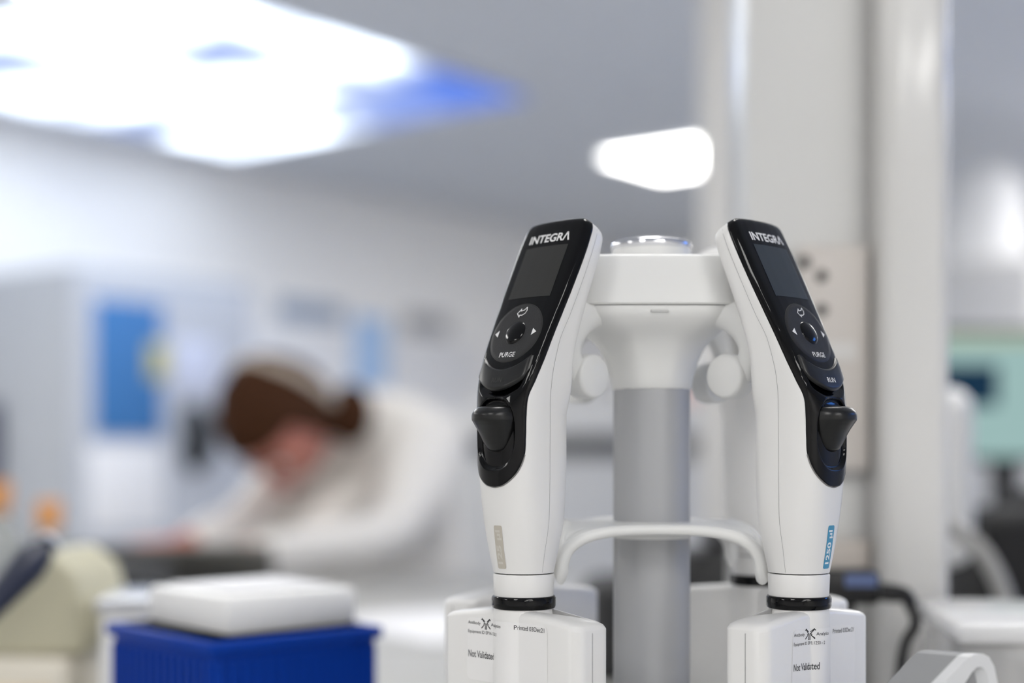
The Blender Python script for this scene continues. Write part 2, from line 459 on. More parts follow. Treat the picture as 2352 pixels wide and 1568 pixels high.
    v, f = text_geo('INTEGRΛ', 5, .11); v = fit(v, 25.2, 4.7); lt = obj('brand_lettering', shift(stick(v, 165.6, .74)), f, ink, t, smooth=False)
    v, f = text_geo('PURGE', 3, .03); v = fit(v, 9.6, 2.5); obj('purge_lettering', shift(stick(v, DC-11.4*CT, 1.0)), f, ink, dl, smooth=False)
    for s in (-1, 1):
        tri = [Vector((s*12.9, 0, 0)), Vector((s*10.5, 1.6, 0)), Vector((s*10.5, -1.6, 0))]
        obj('arrow_mark', shift([face(p.x, DC+p.y, 1.02) for p in tri]), [[0, 1, 2]], ink, dl, smooth=False)
    # curved back arrow outline
    ap = [(-2.7, -.3), (-.9, 1.9), (-.9, .9), (.9, 1.2), (2.3, 2.6), (2.8, 1.0), (2.2, -.5), (.6, -1.4), (-.9, -1.3), (-.9, -2.3), (-2.7, -.3)]
    vv = []; ff = []
    for i in range(len(ap)-1):
        p = Vector(ap[i]); q = Vector(ap[i+1]); d = (q-p).normalized(); nn = Vector((-d.y, d.x))*.22
        p = p-d*.18; q = q+d*.18; k = len(vv)
        for c in (p+nn, q+nn, q-nn, p-nn): vv.append(face(c.x, DC+(10.3+c.y)*CT, 1.02))
        ff.append([k, k+1, k+2, k+3])
    obj('back_arrow_mark', shift(vv), ff, ink, dl, smooth=False)
    # run button
    def rb(i, j):
        v_ = -15.6+31.2*j; top = runtop(v_)-.5 - (max(0, abs(v_)-14.3)*1.5); bot = runbot(v_)+(max(0, abs(v_)-13.8))*1.8
        z_ = bot+(top-bot)*i; e = min(1, i*9, (1-i)*9, j*14, (1-j)*14)
        return face(v_, z_, .35+1.5*sqrt(max(0, e)))
    v, f = grid(28, 48, rb); rbn = obj('run_button', shift(v), f, mat('run_button_black', (20, 20, 20), .3), t)
    v, f = text_geo('RUN', 3, .03); v = fit(v, 6.2, 2.3)
    inkr = ink if blue_sheen else mat('worn_lettering', (52, 52, 50), .5)
    obj('run_lettering', shift([face(p.x, 98.4+p.y*.95, 2.02) for p in v]), f, inkr, rbn, smooth=False)
    # trigger
    TR = [[67.0, 2.5, 17.8, 13], [67.8, 5.0, 19.4, 13], [69.5, 6.8, 20.6, 13], [72, 8.3, 21.8, 13], [75, 9.6, 23.2, 13], [77.5, 10.5, 24.8, 13], [79.7, 11.0, 26.6, 13],
          [81.8, 11.3, 28.0, 13], [84, 11.1, 27.9, 13], [85.8, 10.4, 26.6, 13], [87.1, 9.0, 24.3, 13], [87.7, 6.0, 20, 13]]
    rings = []
    for i in range(49):
        z = 67.0+(87.7-67.0)*i/48; w_, out, inn = interp(TR, z); ring = []
        for k in range(40):
            a = 2*pi*k/40; c, s_ = cos(a), sin(a)
            ring.append(Vector((w_*math.copysign(abs(c)**.85, c), -(inn+(out-inn)*max(0, s_)**.8 if s_ > 0 else inn+s_*2), z+ZB*1000))*.001)
        rings.append(ring)
    tr = MB().loft(rings).build('trigger', SATIN(), t, angle=70)
    # volume strip
    def stp(i, j):
        y = (i-.5)*19.4; x = (j-.5)*5.0
        r = .9; dx = max(0, abs(x)-(2.5-r)); dy = max(0, abs(y)-(9.7-r))
        if dx > 0 and dy > 0:
            h = math.hypot(dx, dy)
            if h > r: x -= math.copysign(dx*(1-r/h), x); y -= math.copysign(dy*(1-r/h), y)
        return face(x+.4, 24.8+y, .12)
    v, f = grid(40, 16, stp); sm = obj('volume_strip', shift(v), f, mat('volume_strip_%d' % strip[0], strip, .35), t)
    v, f = text_geo(striptext, 4, .12); v = fit(v, 15.2, 3.5)
    obj('volume_lettering', shift(stick(v, 24.8, .16, True, .4)), f, mat('strip_ink_%d' % strip[0], stripcol, .4), sm, smooth=False)
    # equipment sticker
    def hs(x, z, off=.12):
        yb = b if abs(x) > .0136 else max(b, sqrt(max(0, .0138**2-x*x)))
        # ease between flat and bulge
        if .0078 < abs(x) < .0112: k = (abs(x)-.0078)/.0034; yb = sqrt(.0138**2-.0078**2)*(1-k)+b*k if yb > b or True else yb
        return Vector((x, -(yb+off*.001), z+ZB))
    tilt, cx, top = lab
    def wrap(x, y, off): return hs((cx+x+y*sin(tilt)), (top+y-x*sin(tilt)), off)
    hw, hh = 25.5e-3, 28.5e-3
    def st(i, j):
        x = -hw+2*hw*j; y = -hh*(1-i); r = .003
        dx = max(0, abs(x)-(hw-r)); dy = max(0, abs(y+hh/2)-(hh/2-r))
        h = math.hypot(dx, dy)
        if dx > 0 and dy > 0 and h > r: x -= math.copysign(dx*(1-r/h), x); y -= math.copysign(dy*(1-r/h), y+hh/2)
        return wrap(x, y, .14)
    v, f = grid(30, 80, st); stk = obj('equipment_sticker', shift([q-Vector((0, 0, ZB)) for q in v]), f, mat('sticker_paper', (232, 231, 230), .3), t)
    tk = mat('sticker_ink', (38, 38, 40), .6)
    def put(txt, x, y, wd, ht, bold=0):
        v, f = text_geo(txt, 4, bold); v = fit(v, wd, ht)
        obj('sticker_lettering', [wrap((p.x+x+wd/2)*.001, (p.y+y)*.001, .2) for p in v], f, tk, stk, smooth=False)
    put('Antibody', -24.6, -2.6, 8.2, 1.9, .03); put('Analytics', -9.4, -2.6, 8.6, 1.9, .03)
    put(texts[0], -24.6, -6.6, 20.5, 1.9, .02); put('Not Validated', -24.4, -16.6, 17.2, 3.2, .05)
    put('Printed 03Dec21', 6.2, -2.2, 17.6, 2.0, .03)
    # emblem: two mirrored Y shapes around a double stem
    segs = []
    for s in (-1, 1):
        for d in (0, .9):
            segs += [((s*(.35+d*.2), -5.2), (s*.35, -2.4)), ((s*(.5+d*.1), -2.6+d), (s*(2.6), -.5+d*.35)), ((s*(1.0+d*.3), -3.0-d*.3), (s*(2.9), -4.8+d*.3))]
        segs += [((s*2.6, -.5), (s*3.1, -1.0)), ((s*.7, -2.4), (s*1.6, -2.9))]
    vv = []; ff = []
    for p, q in segs:
        p = Vector(p); q = Vector(q); d = (q-p).normalized(); nn = Vector((-d.y, d.x))*.2; k = len(vv)
        for c in (p+nn, q+nn, q-nn, p-nn): vv.append(wrap((c.x-12.8)*.001, (c.y+.2)*.001, .2))
        ff.append([k, k+1, k+2, k+3])
    obj('sticker_emblem', vv, ff, tk, stk, smooth=False)
    return t
RINGZ = CAMZ-(1378-HY)/F*.6444
PX, PD = .0676, .0623
build_pipette((PX-PD, .6444, RINGZ-ZB), R(-45), 'white electronic pipette with black face and beige volume strip, front left of the stand', strip=(186, 180, 168), striptext='125 µl',
              stripcol=(200, 196, 187), lab=(0.0, 0.0, -.0085), texts=('Equipment ID EP16.125-3',))  # glare on the strip is put into the beige and the faint lettering
build_pipette((PX+PD, .6444, RINGZ-ZB), R(45), 'white electronic pipette with blue 1250 µl strip, front right of the stand', blue_sheen=True,
              lab=(0.035, .004, -.0115), texts=('Equipment ID EP8.1250 – 2',))
build_pipette((PX-PD+.001, .756, RINGZ-ZB), R(-135), 'white pipette at the back left of the stand, mostly hidden by the front one', front=False, L=.050)
build_pipette((PX+PD+.001, .756, RINGZ-ZB), R(135), 'out-of-focus white pipette hanging at the back right of the stand', front=False, L=.050)

# ================================================================ PIPETTE STAND
SX, SY = .0687, .700
stand = empty('pipette_stand', (SX, SY, BENCH), 0, 'white carousel pipette stand with grey pole and chrome-rimmed top knob', 'pipette stand')
def lz(py, Z=SY): return CAMZ+(HY-py)/F*Z-BENCH   # local height above the bench
SM = STAND()
grey = mat('anodised_grey_pole', (168, 169, 171), .38, metal=.15)
MB().lathe([(.0188, .012), (.0188, lz(890))], 96).build('pole', grey, stand)
MB().lathe([(.10, 0), (.104, .003), (.103, .009), (.095, .014), (.03, .020), (.0205, .030), (.019, .034)], 96).build('base', SM, stand)
def octo(rf, rd, z, e=.012, n=12):
    """rounded octagon ring: rf reach of the flat sides, rd of the diagonal sides"""
    out = []
    for k in range(96):
        a = 2*pi*k/96
        p = 16.0; s = 0
        for q in range(8):
            c = cos(a-q*pi/4)
            if c > 0: s += (c/(rf if q % 2 == 0 else rd))**p
        r = s**(-1/p); out.append(Vector((r*cos(a), r*sin(a), z)))
    return out
hz = [(583, .0340, .0470), (588, .0350, .0482), (640, .0375, .0500), (690, .0400, .0520), (696, .0402, .0522), (700, .0396, .0516)]
rings = [octo(.032, .045, lz(581, .665))]+[octo(a, b_, lz(y, .664)) for y, a, b_ in hz]
MB().loft(rings).build('head_cover', SM, stand, angle=40)
bell = [(700.6, .0386, .0505), (712, .0386, .0500), (728, .0384, .0490), (744, .0370, .0465), (758, .0345, .0425), (772, .0312, .0350), (788, .0278, .0285), (805, .0252, .0252), (835, .0222, .0222), (870, .0200, .0200), (893, .0192, .0192), (896, .0186, .0186)]
MB().loft([octo(a, b_, lz(y, SY-a*max(0, (745-y)/45))) for y, a, b_ in bell]).build('bell_neck', SM, stand, angle=60)
MB().box((.0, -.0386, lz(715, .663)), (.0085, .0012, .0012), .0004).build('index_slot', mat('slot_grey', (190, 190, 188), .5), stand)
kz = lz(583, SY)
kb = MB().lathe([(.0196, kz-.012), (.0196, kz-.001), (.0192, kz+.0015)], 72).build('top_knob', SM, stand)
MB().lathe([(.0192, kz+.0015), (.0200, kz+.0022), (.0200, kz+.0040), (.0192, kz+.0053), (.0178, kz+.0060), (.0160, kz+.0062)], 96).build('knob_rim', mat('chrome', (225, 225, 228), .06, metal=1), kb, angle=60)
MB().lathe([(.0160, kz+.005), (.0150, kz+.0066), (.008, kz+.0072)], 64).build('knob_cap', SM, kb)
# hooks
for s1 in (-1, 1):
    for s2 in (-1, 1):
        d = Vector((s1, s2, 0)).normalized(); tg = Vector((-d.y, d.x, 0))
        h0 = lz(866, .672)
        # arm from bell to the hook, curving down
        pts = [d*.040+Vector((0, 0, lz(725))), d*.050+Vector((0, 0, lz(748))), d*.0575+Vector((0, 0, lz(785))), d*.0590+Vector((0, 0, lz(830))), d*.0505+Vector((0, 0, h0-.003))]
        hk = MB().tube(smooth_path(pts, 8), [.0080-.0025*k/32 for k in range(33)], 20, sx=.75)
        rot = Matrix(((tg.x, d.x, 0), (tg.y, d.y, 0), (0, 0, 1)))
        q = tg.to_track_quat('Z', 'Y').to_matrix()
        hk.lathe([(.0088, -.006), (.0100, -.0053), (.0105, -.0040), (.0105, .0040), (.0100, .0053), (.0088, .006)], 40, d*.0478+Vector((0, 0, h0)), q)
        # thin pad that carries the pipette
        hk.build('hook', SM, stand, angle=45)
# lower support: a four-legged arched skirt round the pole
nz = 288
def rim(a, k=0.0):
    q = round((a-pi/2)/(pi/2)); b = a-pi/2-q*pi/2      # angle from the middle of the nearest side
    t = math.tan(b)*1.0; T_ = 1-(1-min(1, abs(b)/(pi/4)))**2.2
    out = .0415+(.0462-.0415)*T_**2.2; x = (T_ if b >= 0 else -T_)*.0462
    p = Vector((-x, out, 0)); p.rotate(Matrix.Rotation(q*pi/2, 3, 'Z'))
    p.z = lz(1213, .657)-(lz(1213, .657)-lz(1321, .653))*(1-max(0, 1-T_**3.2)**(1/3))
    return p
inner = [Vector((.0186*cos(2*pi*k/nz), .0186*sin(2*pi*k/nz), lz(1196))) for k in range(nz)]
outer = [rim(2*pi*k/nz) for k in range(nz)]
mb = MB(); rg = []
for f_ in (0, .2, .4, .6, .72, .8, .86, .91, .95, .98, 1):
    rg.append([Vector((p.x+(q.x-p.x)*f_, p.y+(q.y-p.y)*f_, p.z-.0004+(q.z+.0012-p.z)*(1-sqrt(1-f_**5)))) for p, q in zip(inner, outer)])
low = [[p-Vector((0, 0, .0018)) for p in r_] for r_ in rg[::-1]]
mb.loft(rg+low, cap=False)
zh, zl = max(p.z for p in outer), min(p.z for p in outer)
cl_ = [p-Vector((0, 0, .0008)) for p in outer]+[outer[0]-Vector((0, 0, .0008))]
mb.tube(cl_, [.0024+.0012*((zh-p.z)/(zh-zl))**.6 if zh-p.z > 1e-5 else .0024 for p in cl_], 14)
mb.build('lower_support', SM, stand, angle=60)
MB().lathe([(.0190, lz(1234)), (.0198, lz(1230)), (.0198, lz(1199)), (.0190, lz(1196))], 96).build('support_collar', SM, stand)

# ================================================================ NEAR BENCH AND THINGS ON IT
bench = empty('lab_bench', (-.35, .93, 0), 0, 'long white laboratory bench carrying the pipette stand', 'bench')
MB().box((0, 0, BENCH-.02), (2.4, 1.6, .04), .004).build('worktop', mat('worktop_laminate', (180, 180, 177), .35, var=.03), bench)
for sx in (-1, 1):
    for sy in (-1, 1):
        MB().box((sx*1.1, sy*.72, (BENCH-.04)/2), (.05, .05, BENCH-.04), .003).build('leg', mat('bench_leg_grey', (150, 152, 155), .4, metal=.3), bench)

bench2 = empty('lab_bench', (-.60, 2.28, 0), 0, 'farther white laboratory bench where the person works on the laptop', 'bench')
MB().box((0, 0, BENCH-.02), (1.9, 1.08, .04), .004).build('worktop', mat('worktop_laminate', (180, 180, 177), .35, var=.03), bench2)
for sx in (-1, 1):
    for sy in (-1, 1):
        MB().box((sx*.88, sy*.48, (BENCH-.04)/2), (.05, .05, BENCH-.04), .003).build('leg', mat('bench_leg_grey', (150, 152, 155), .4, metal=.3), bench2)

def ribbed_box(name, loc, rz, wx, wy, h, m, parent, ribs=14, z0=0):
    mb = MB(); mb.box((0, 0, z0+h/2), (wx, wy, h), .002)
    for s in (-1, 1):
        for k in range(ribs):
            x = -wx/2+wx*(k+.5)/ribs; y = -wy/2+wy*(k+.5)/ribs
            mb.box((x, s*(wy/2+.001), z0+h*.46), (wx/ribs*.5, .003, h*.88), .0008)
            mb.box((s*(wx/2+.001), y, z0+h*.46), (.003, wy/ribs*.5, h*.88), .0008)
    mb.box((0, 0, z0+h-.004), (wx+.008, wy+.008, .008), .002)
    return mb.build(name, m, parent)
rk = empty('tip_rack', (-.180, .952, BENCH), R(42), 'blue ribbed pipette tip box with translucent lid on the bench', 'tip box')
ribbed_box('rack_base', None, 0, .122, .132, .124, mat('royal_blue_plastic', (0, 54, 150), .5, spec=.15), rk)
trl = mat('frosted_clear_plastic', (244, 244, 243), .4, trans=.05)
lid = MB(); lid.box((.008, .002, .124+.0125), (.100, .104, .025), .004)
lid.build('lid', trl, rk)
o = MB().box((.008, .002, .124+.0262), (.080, .080, .002), .0008).build('lid_label', mat('lid_label_grey', (218, 218, 220), .5), rk)
rk2 = empty('clear_box', (-.245, 1.15, BENCH), R(6), 'frosted clear plastic box behind the blue tip box', 'box')
MB().box((0, 0, .058), (.155, .10, .116), .006).build('box_body', trl, rk2)
MB().box((0, 0, .121), (.162, .106, .010), .003).build('box_lid', mat('clear_lid', (214, 216, 220), .2, trans=.3), rk2)

# khaki instrument at lower left
kh = empty('khaki_instrument', (-.42, 1.20, BENCH), R(-6), 'khaki instrument with a sloping arm on a cream base at the left edge', 'instrument')
km = mat('khaki_plastic', (184, 180, 156), .5); kb2 = mat('cream_plastic', (222, 216, 202), .5)
kp = [(128, 1256), (160, 1262), (213, 1300), (238, 1380), (236, 1490), (30, 1496), (-60, 1530), (-120, 1540), (-120, 1500), (0, 1432)]
prof = [((x-1176)/F*1.18+.42, (HY-y)/F*1.18+.24) for x, y in kp]
v = []
for y in (-.05, .05): v += [Vector((x, y, z)) for x, z in prof]
n = len(prof); f = [list(range(n))[::-1], list(range(n, 2*n))]+[[i, (i+1) % n, n+(i+1) % n, n+i] for i in range(n)]
bm_ = obj('sloping_arm', v, f, km, kh, smooth=False)
bv = bm_.modifiers.new('bev', 'BEVEL'); bv.width = .006; bv.segments = 3
MB().box((.035, 0, .037), (.072, .12, .074), .006).build('instrument_base', kb2, kh)
MB().box((-.06, 0, .012), (.19, .13, .024), .005).build('base_plate', kb2, kh)
MB().box((.035, -.0615, .034), (.05, .004, .036), .002).build('control_panel', mat('cream_panel', (214, 196, 168), .5), kh)
# dark navy pipette lying across it
np_ = empty('navy_hand_pipette', (0, 0, 0), 0, 'dark navy hand pipette leaning across the khaki instrument', 'pipette')
A = at(92, 1268, 1.08); B_ = at(-60, 1440, 1.02)
np_.location = B_
d = A-B_
MB().tube([Vector(), d*.3, d*.6, d*.8, d], [.008, .010, .012, .014, .011], 20).build('pipette_body', mat('navy_plastic', (26, 32, 52), .4), np_)
MB().tube([d, d*1.12], [.006, .006], 16).build('plunger', mat('navy_plastic2', (40, 46, 62), .4), np_)
MB().tube([d*1.12, d*1.17], [.010, .009], 20).build('plunger_cap', mat('pale_grey_plastic', (190, 196, 206), .4), np_)
# bottles with orange caps
for i, (px, py, Z, lb) in enumerate([(112, 1172, 1.96, 'clear reagent bottle with orange cap at the left, the one nearer the laptop'), (-4, 1128, 2.0, 'clear reagent bottle with orange cap cut off by the left edge')]):
    p = at(px, py, Z); t = empty('reagent_bottle', (p.x, p.y, BENCH), 0, lb, 'bottle', 'reagent bottles with orange caps')
    H = p.z-BENCH
    MB().lathe([(.030, 0), (.033, .004), (.033, H*.62), (.026, H*.74), (.015, H*.80), (.014, H*.88)], 32).build('glass_body', mat('bottle_glass', (190, 194, 192), .15, trans=.6, alpha=.8), t)
    MB().lathe([(.0155, H*.84), (.017, H*.85), (.017, H+.012), (.0155, H+.014)], 32).build('cap', mat('orange_cap', (214, 150, 84), .5), t)
# grey racks in the clutter behind the khaki instrument
t = empty('tube_rack', (-.62, 1.60, BENCH), R(10), 'grey wire tube rack in the clutter behind the khaki instrument', 'rack')
for z in (.02, .07): MB().box((0, 0, z), (.26, .10, .006), .002).build('rack_shelf', mat('rack_grey', (128, 128, 124), .5), t)
for k in range(6): MB().lathe([(.009, .003), (.0095, .085), (.0105, .086), (.0105, .100), (.009, .101)], 16, (-.10+.04*k, 0, 0)).build('tube', mat('tube_grey', (176, 176, 170) if k % 2 else (92, 90, 84), .4) if False else mat('tube_%d' % (k % 2), (176, 176, 170) if k % 2 else (96, 94, 88), .4), t)
for sx in (-1, 1): MB().box((sx*.128, 0, .045), (.006, .1, .09), .002).build('rack_side', mat('rack_grey', (128, 128, 124), .5), t)
t = empty('black_box', (-.53, 1.84, BENCH), R(-4), 'low black box beside the laptop', 'box')
MB().box((0, 0, .045), (.16, .12, .09), .01).build('tray_body', mat('black_matt', (24, 24, 25), .6), t)

# laptop
lp = empty('laptop', (-.54, 2.25, BENCH), R(187), 'open dark grey laptop seen from behind, in front of the person', 'laptop')
lg = mat('laptop_grey', (108, 106, 102), .45, metal=.2)
MB().box((0, -.115, .009), (.335, .23, .016), .004).build('laptop_base', lg, lp)
# lid leans back towards the camera (local +y is towards the camera here)
rot = Matrix.Rotation(R(-66), 3, 'X')
ld = MB(); ld.box((0, 0, .105), (.335, .008, .21), .003); ld.v = [rot @ q+Vector((0, .004, .016)) for q in ld.v]
ld.build('laptop_lid', lg, lp)
t = tag(MB().box((0, 0, .0015), (.21, .297, .002)).build('paper_sheet', mat('paper', (236, 236, 238), .6), loc=(-.10, 1.95, BENCH), rz=R(35)), 'blank white paper sheet lying on the bench beside the laptop', 'paper')
t = tag(MB().box((0, 0, .0035), (.21, .297, .006)).build('paper_pad', mat('paper_blueish', (222, 228, 242), .5), loc=(-.36, 1.50, BENCH), rz=R(70)), 'pale bluish paper pad on the bench between the tip box and laptop', 'paper')

# white service column on the bench at right
cw = mat('column_white', (214, 214, 212), .32, coat=.3)
col = empty('service_column', (0.2, 1.0, BENCH), 0, 'tall white service column rising from the bench to the ceiling', 'column')
HT = CEIL-BENCH
xa, xb, xc = .1655-.2, .2495-.2, .2975-.2
MB().box(((xa+xb)/2, .045, HT/2), (xb-xa, .10, HT-.002), .003).build('column_panel', cw, col)
# rounded front post on its right side
rings = []
for z in (.001, HT-.001):
    pts = []
    cx = (xb+xc)/2; hw_ = (xc-xb)/2-.0005
    for k in range(25):
        a = pi+pi*k/24; pts.append(Vector((cx+hw_*math.copysign(abs(cos(a))**.45, cos(a)), -.018+.026*math.copysign(abs(sin(a))**.45, sin(a)), z)))
    pts += [Vector((cx+hw_, .09, z)), Vector((cx-hw_, .09, z))]
    rings.append(pts)
MB().loft(rings).build('column_post', mat('post_white', (214, 213, 210), .2, coat=.4), col, angle=35)
MB().box((xb-.0012, -.0062, HT/2), (.003, .002, HT-.004)).build('column_seam', mat('seam_grey', (178, 176, 174), .6), col)
# socket plate with screws
zt = (HY-563)/F*.985+.24; zb_ = (HY-1078)/F*.985+.24
sb = MB().box((xb-.0245-.002, -.0105, (zt+zb_)/2), (.049, .010, zt-zb_), .002).build('socket_plate', mat('socket_beige', (202, 196, 190), .45), col)
for px, py in ((1851, 600), (1890, 632), (1890, 710)):
    MB().lathe([(.0030, 0), (.0042, .0008), (.0042, .0016)], 20, ((px-1176)/F*.98-.2, -.0172, (HY-py)/F*.98+.24), Matrix.Rotation(R(-90), 3, 'X')).build('socket_hole', mat('socket_dark', (70, 68, 66), .6), sb)
MB().box((.025, -.0160, (HY-805)/F*.98+.24), (.026, .0008, .012)).build('plate_label', mat('plate_label', (212, 210, 207), .5), sb)
zt2 = (HY-1240)/F*.985+.24; zb2 = (HY-1330)/F*.985+.24
MB().box((xb-.0245, -.0105, (zt2+zb2)/2), (.047, .010, zt2-zb2), .002).build('lower_socket', mat('socket_beige2', (196, 188, 180), .45), col)
MB().box((xb-.0275, -.0095, zb_-.003), (.045, .008, .005), .001).build('plate_lower_gap', mat('plate_gap', (168, 166, 164), .5), col)  # grey strip along the lower edge of the socket plate

# rounded white pipe duct behind the column
tag(MB().lathe([(.060, 0), (.060, CEIL)], 64).build('white_pipe', mat('pipe_white', (205, 204, 202), .6), loc=(at(1675, 500, 2.0).x, 2.95, 0)) , 'round white floor-to-ceiling pipe behind the service column', 'pipe')
bpy.data.objects['white_pipe'].location.x = at(1672, 500, 2.95).x

# black device with cable beside the right pipette
bd = empty('black_power_adapter', (at(1960, 1350, .885).x, .905, BENCH), 0, 'black power adapter with cable in front of the column foot', 'power adapter')
bk = mat('black_device', (20, 20, 21), .4)
zz = lambda py, Z=.885: (HY-py)/F*Z+.24
MB().box((-.003, 0, (zz(1312)+zz(1392))/2), (.044, .030, zz(1312)-zz(1392)), .004).build('adapter_body', bk, bd)
MB().box((-.003, 0, zz(1392)/2), (.016, .016, zz(1392)), .002).build('adapter_stem', bk, bd)
MB().box((0.006, -.0152, zz(1334)), (.020, .0008, .008)).build('adapter_badge', mat('blue_badge', (92, 108, 150), .4), bd)
xx = lambda px, Z=.885: (px-1960)/F*Z
pts = [(xx(2010), 0, zz(1362)), (xx(2060), 0, zz(1368)), (xx(2100), 0, zz(1376)), (xx(2116), -.002, zz(1410)), (xx(2118), -.004, zz(1446)), (xx(2085), -.006, zz(1530)), (xx(2060), -.01, .006)]
MB().tube(smooth_path(pts, 8), [.0060]*10+[.0060-.0026*min(1, k/18) for k in range(39)], 14).build('cable', bk, bd)
# dark mixer behind the stand
vm = empty('black_vortex_mixer', (at(1672, 1300, 1.35).x, 1.35, BENCH), R(15), 'black rounded bench mixer, blurred behind the stand pole', 'mixer')
MB().lathe([(.062, 0), (.068, .01), (.064, .10), (.050, .145), (.030, .150)], 48).build('mixer_body', bk, vm)
MB().lathe([(.018, .150), (.026, .156), (.026, .166), (.018, .168)], 32).build('mixer_cup', mat('grey_rubber', (90, 90, 92), .6), vm)
t = empty('dark_box', (at(1400, 1330, 1.5).x, 1.5, BENCH), R(15), 'low dark box on the bench seen between left pipette and pole', 'box')
MB().box((0.02, 0, .055), (.09, .08, .11), .02, seg=4).build('box_body', mat('dark_grey_box', (44, 44, 45), .5), t)

# clear container lower right
cc = empty('clear_container', (.355, .83, BENCH), R(-6), 'clear lidded plastic container with beige contents at the lower right', 'container')
cl = mat('clear_plastic', (240, 240, 240), .1, alpha=.35)
ch = (HY-1462)/F*.80+.24
MB().box((0, 0, ch/2), (.205, .13, ch), .010, seg=4).build('container_walls', cl, cc)
MB().box((0.01, 0, ch*.36), (.150, .11, ch*.62), .006).build('contents', mat('beige_contents', (222, 206, 186), .7, var=.12, vscale=25), cc)
MB().box((0, 0, ch+.005), (.214, .138, .012), .005, seg=3).build('container_lid', mat('clear_lid2', (240, 240, 240), .15, alpha=.75), cc)
mb = MB()
for k in range(15): mb.box((.0+.0055*k-.01, -.055, ch+.0125), (.0040, .012, .004), .0012)
mb.build('lid_ribs', mat('lid_rib_highlight', (244, 244, 244), .25), cc)  # bright highlight along the ribbed lid is put into the rib colour

# silver wedge instrument, lower right corner
wd = empty('silver_instrument', (.178, .60, BENCH), 0, 'silver-grey instrument corner with arched side at the bottom right', 'instrument')
def wl(px, py, Z): q = at(px, py, Z); return q-Vector((.178, .60, BENCH))
prof = [(2060, 1690), (2168, 1568), (2226, 1508), (2240, 1502), (2258, 1501), (2272, 1508), (2284, 1530), (2292, 1568), (2305, 1700)]
fr_ = [wl(x, y, .585) for x, y in prof]
bkp = [p+Vector((-.0185, .012, 0)) for p in fr_]
# side frame band with inner opening
inner_ = [wl(x, y, .585) for x, y in [(2150, 1690), (2196, 1600), (2232, 1545), (2244, 1532), (2256, 1531), (2264, 1540), (2268, 1556), (2272, 1580), (2282, 1700)]]
n = len(prof)
mb = MB(); th = Vector((-.004, .0026, 0))
v = fr_+inner_+[p+th for p in fr_]+[p+th for p in inner_]
f = []
for i in range(n-1):
    f += [[i, i+1, n+i+1, n+i], [2*n+i, 3*n+i, 3*n+i+1, 2*n+i+1], [i, 2*n+i, 2*n+i+1, i+1], [n+i, n+i+1, 3*n+i+1, 3*n+i]]
for i in (0, n-1): f.append([i, n+i, 3*n+i, 2*n+i])
obj('side_frame', v, f, mat('silver_light', (206, 207, 209), .35), wd, smooth=False)
v = [p+th for p in fr_]+bkp
f = [[i, i+1, n+i+1, n+i] for i in range(n-1)]+[list(range(n))[::-1], list(range(n, 2*n))]
obj('instrument_cover', v, f, mat('silver_cover', (140, 141, 143), .45, metal=.1), wd, angle=20)
lo = min(p.z for p in fr_)
MB().box(((fr_[0].x+fr_[-1].x)/2-.01, .0, lo/2+.002), (fr_[-1].x-fr_[0].x, .03, lo), .002).build('instrument_foot', mat('silver_grey', (166, 167, 169), .4), wd)

# ================================================================ RIGHT BACKGROUND: computer desk
dk = empty('computer_desk', (1.35, 2.75, 0), 0, 'pale desk in the right background carrying the computer screen', 'desk')
MB().box((.1, .05, .73), (1.5, .75, .03), .003).build('desk_top', mat('desk_laminate', (206, 204, 200), .4), dk)
for sx in (-1, 1): MB().box((.1+sx*.70, .05, .357), (.04, .6, .714), .003).build('leg', mat('bench_leg_grey', (150, 152, 155), .4), dk)
mo = empty('computer_monitor', (at(2300, 900, 2.6).x, 2.6, .746), 0, 'computer monitor with pale green screen and dark blue window', 'monitor')
lm = lambda px, py, Z=2.6: at(px, py, Z)-Vector(mo.location)
c0 = lm(2120, 760); c1 = lm(2520, 1055); cc_ = (c0+c1)/2; W_ = c1.x-c0.x; H_ = c0.z-c1.z
MB().box((cc_.x, .022, cc_.z), (W_+.01, .035, H_+.015), .006).build('monitor_case', mat('monitor_case', (40, 40, 42), .5), mo)
MB().box((cc_.x, .003, cc_.z), (W_-.01, .004, H_-.008)).build('screen', emit('screen_pale_green', (.24, .36, .35), 1.0), mo)
d0 = lm(2160, 838); d1 = lm(2292, 932); MB().box(((d0.x+d1.x)/2, -.0005, (d0.z+d1.z)/2), (d1.x-d0.x, .003, d0.z-d1.z)).build('screen_window', emit('screen_navy', (.008, .026, .052), 1.0), mo)
b0 = lm(2130, 768); b1 = lm(2510, 790); MB().box(((b0.x+b1.x)/2, -.0005, (b0.z+b1.z)/2), (b1.x-b0.x, .003, b0.z-b1.z)).build('screen_title_bar', emit('screen_yellow', (.30, .34, .25), 1.0), mo)
MB().box((cc_.x, .03, c1.z/2), (.05, .03, c1.z), .004).build('monitor_neck', mat('monitor_case', (40, 40, 42), .5), mo)
MB().box((cc_.x, .03, .006), (.24, .18, .012), .004).build('monitor_foot', mat('monitor_case', (40, 40, 42), .5), mo)
oc = empty('office_chair', (.89, 2.12, 0), R(0), 'black office chair in the right background', 'chair')
bc = mat('chair_black', (16, 16, 17), .7)
MB().box((0, .0, .50), (.48, .46, .08), .03, seg=4).build('seat', bc, oc)
MB().box((0, -.20, .84), (.46, .08, .52), .035, seg=4).build('backrest', bc, oc)
MB().lathe([(.03, .06), (.03, .47)], 20).build('gas_lift', bc, oc)
mb = MB()
for k in range(5):
    a = 2*pi*k/5; mb.tube([(0, 0, .09), (.28*cos(a), .28*sin(a), .06)], [.025, .018], 10)
mb.build('star_base', bc, oc)
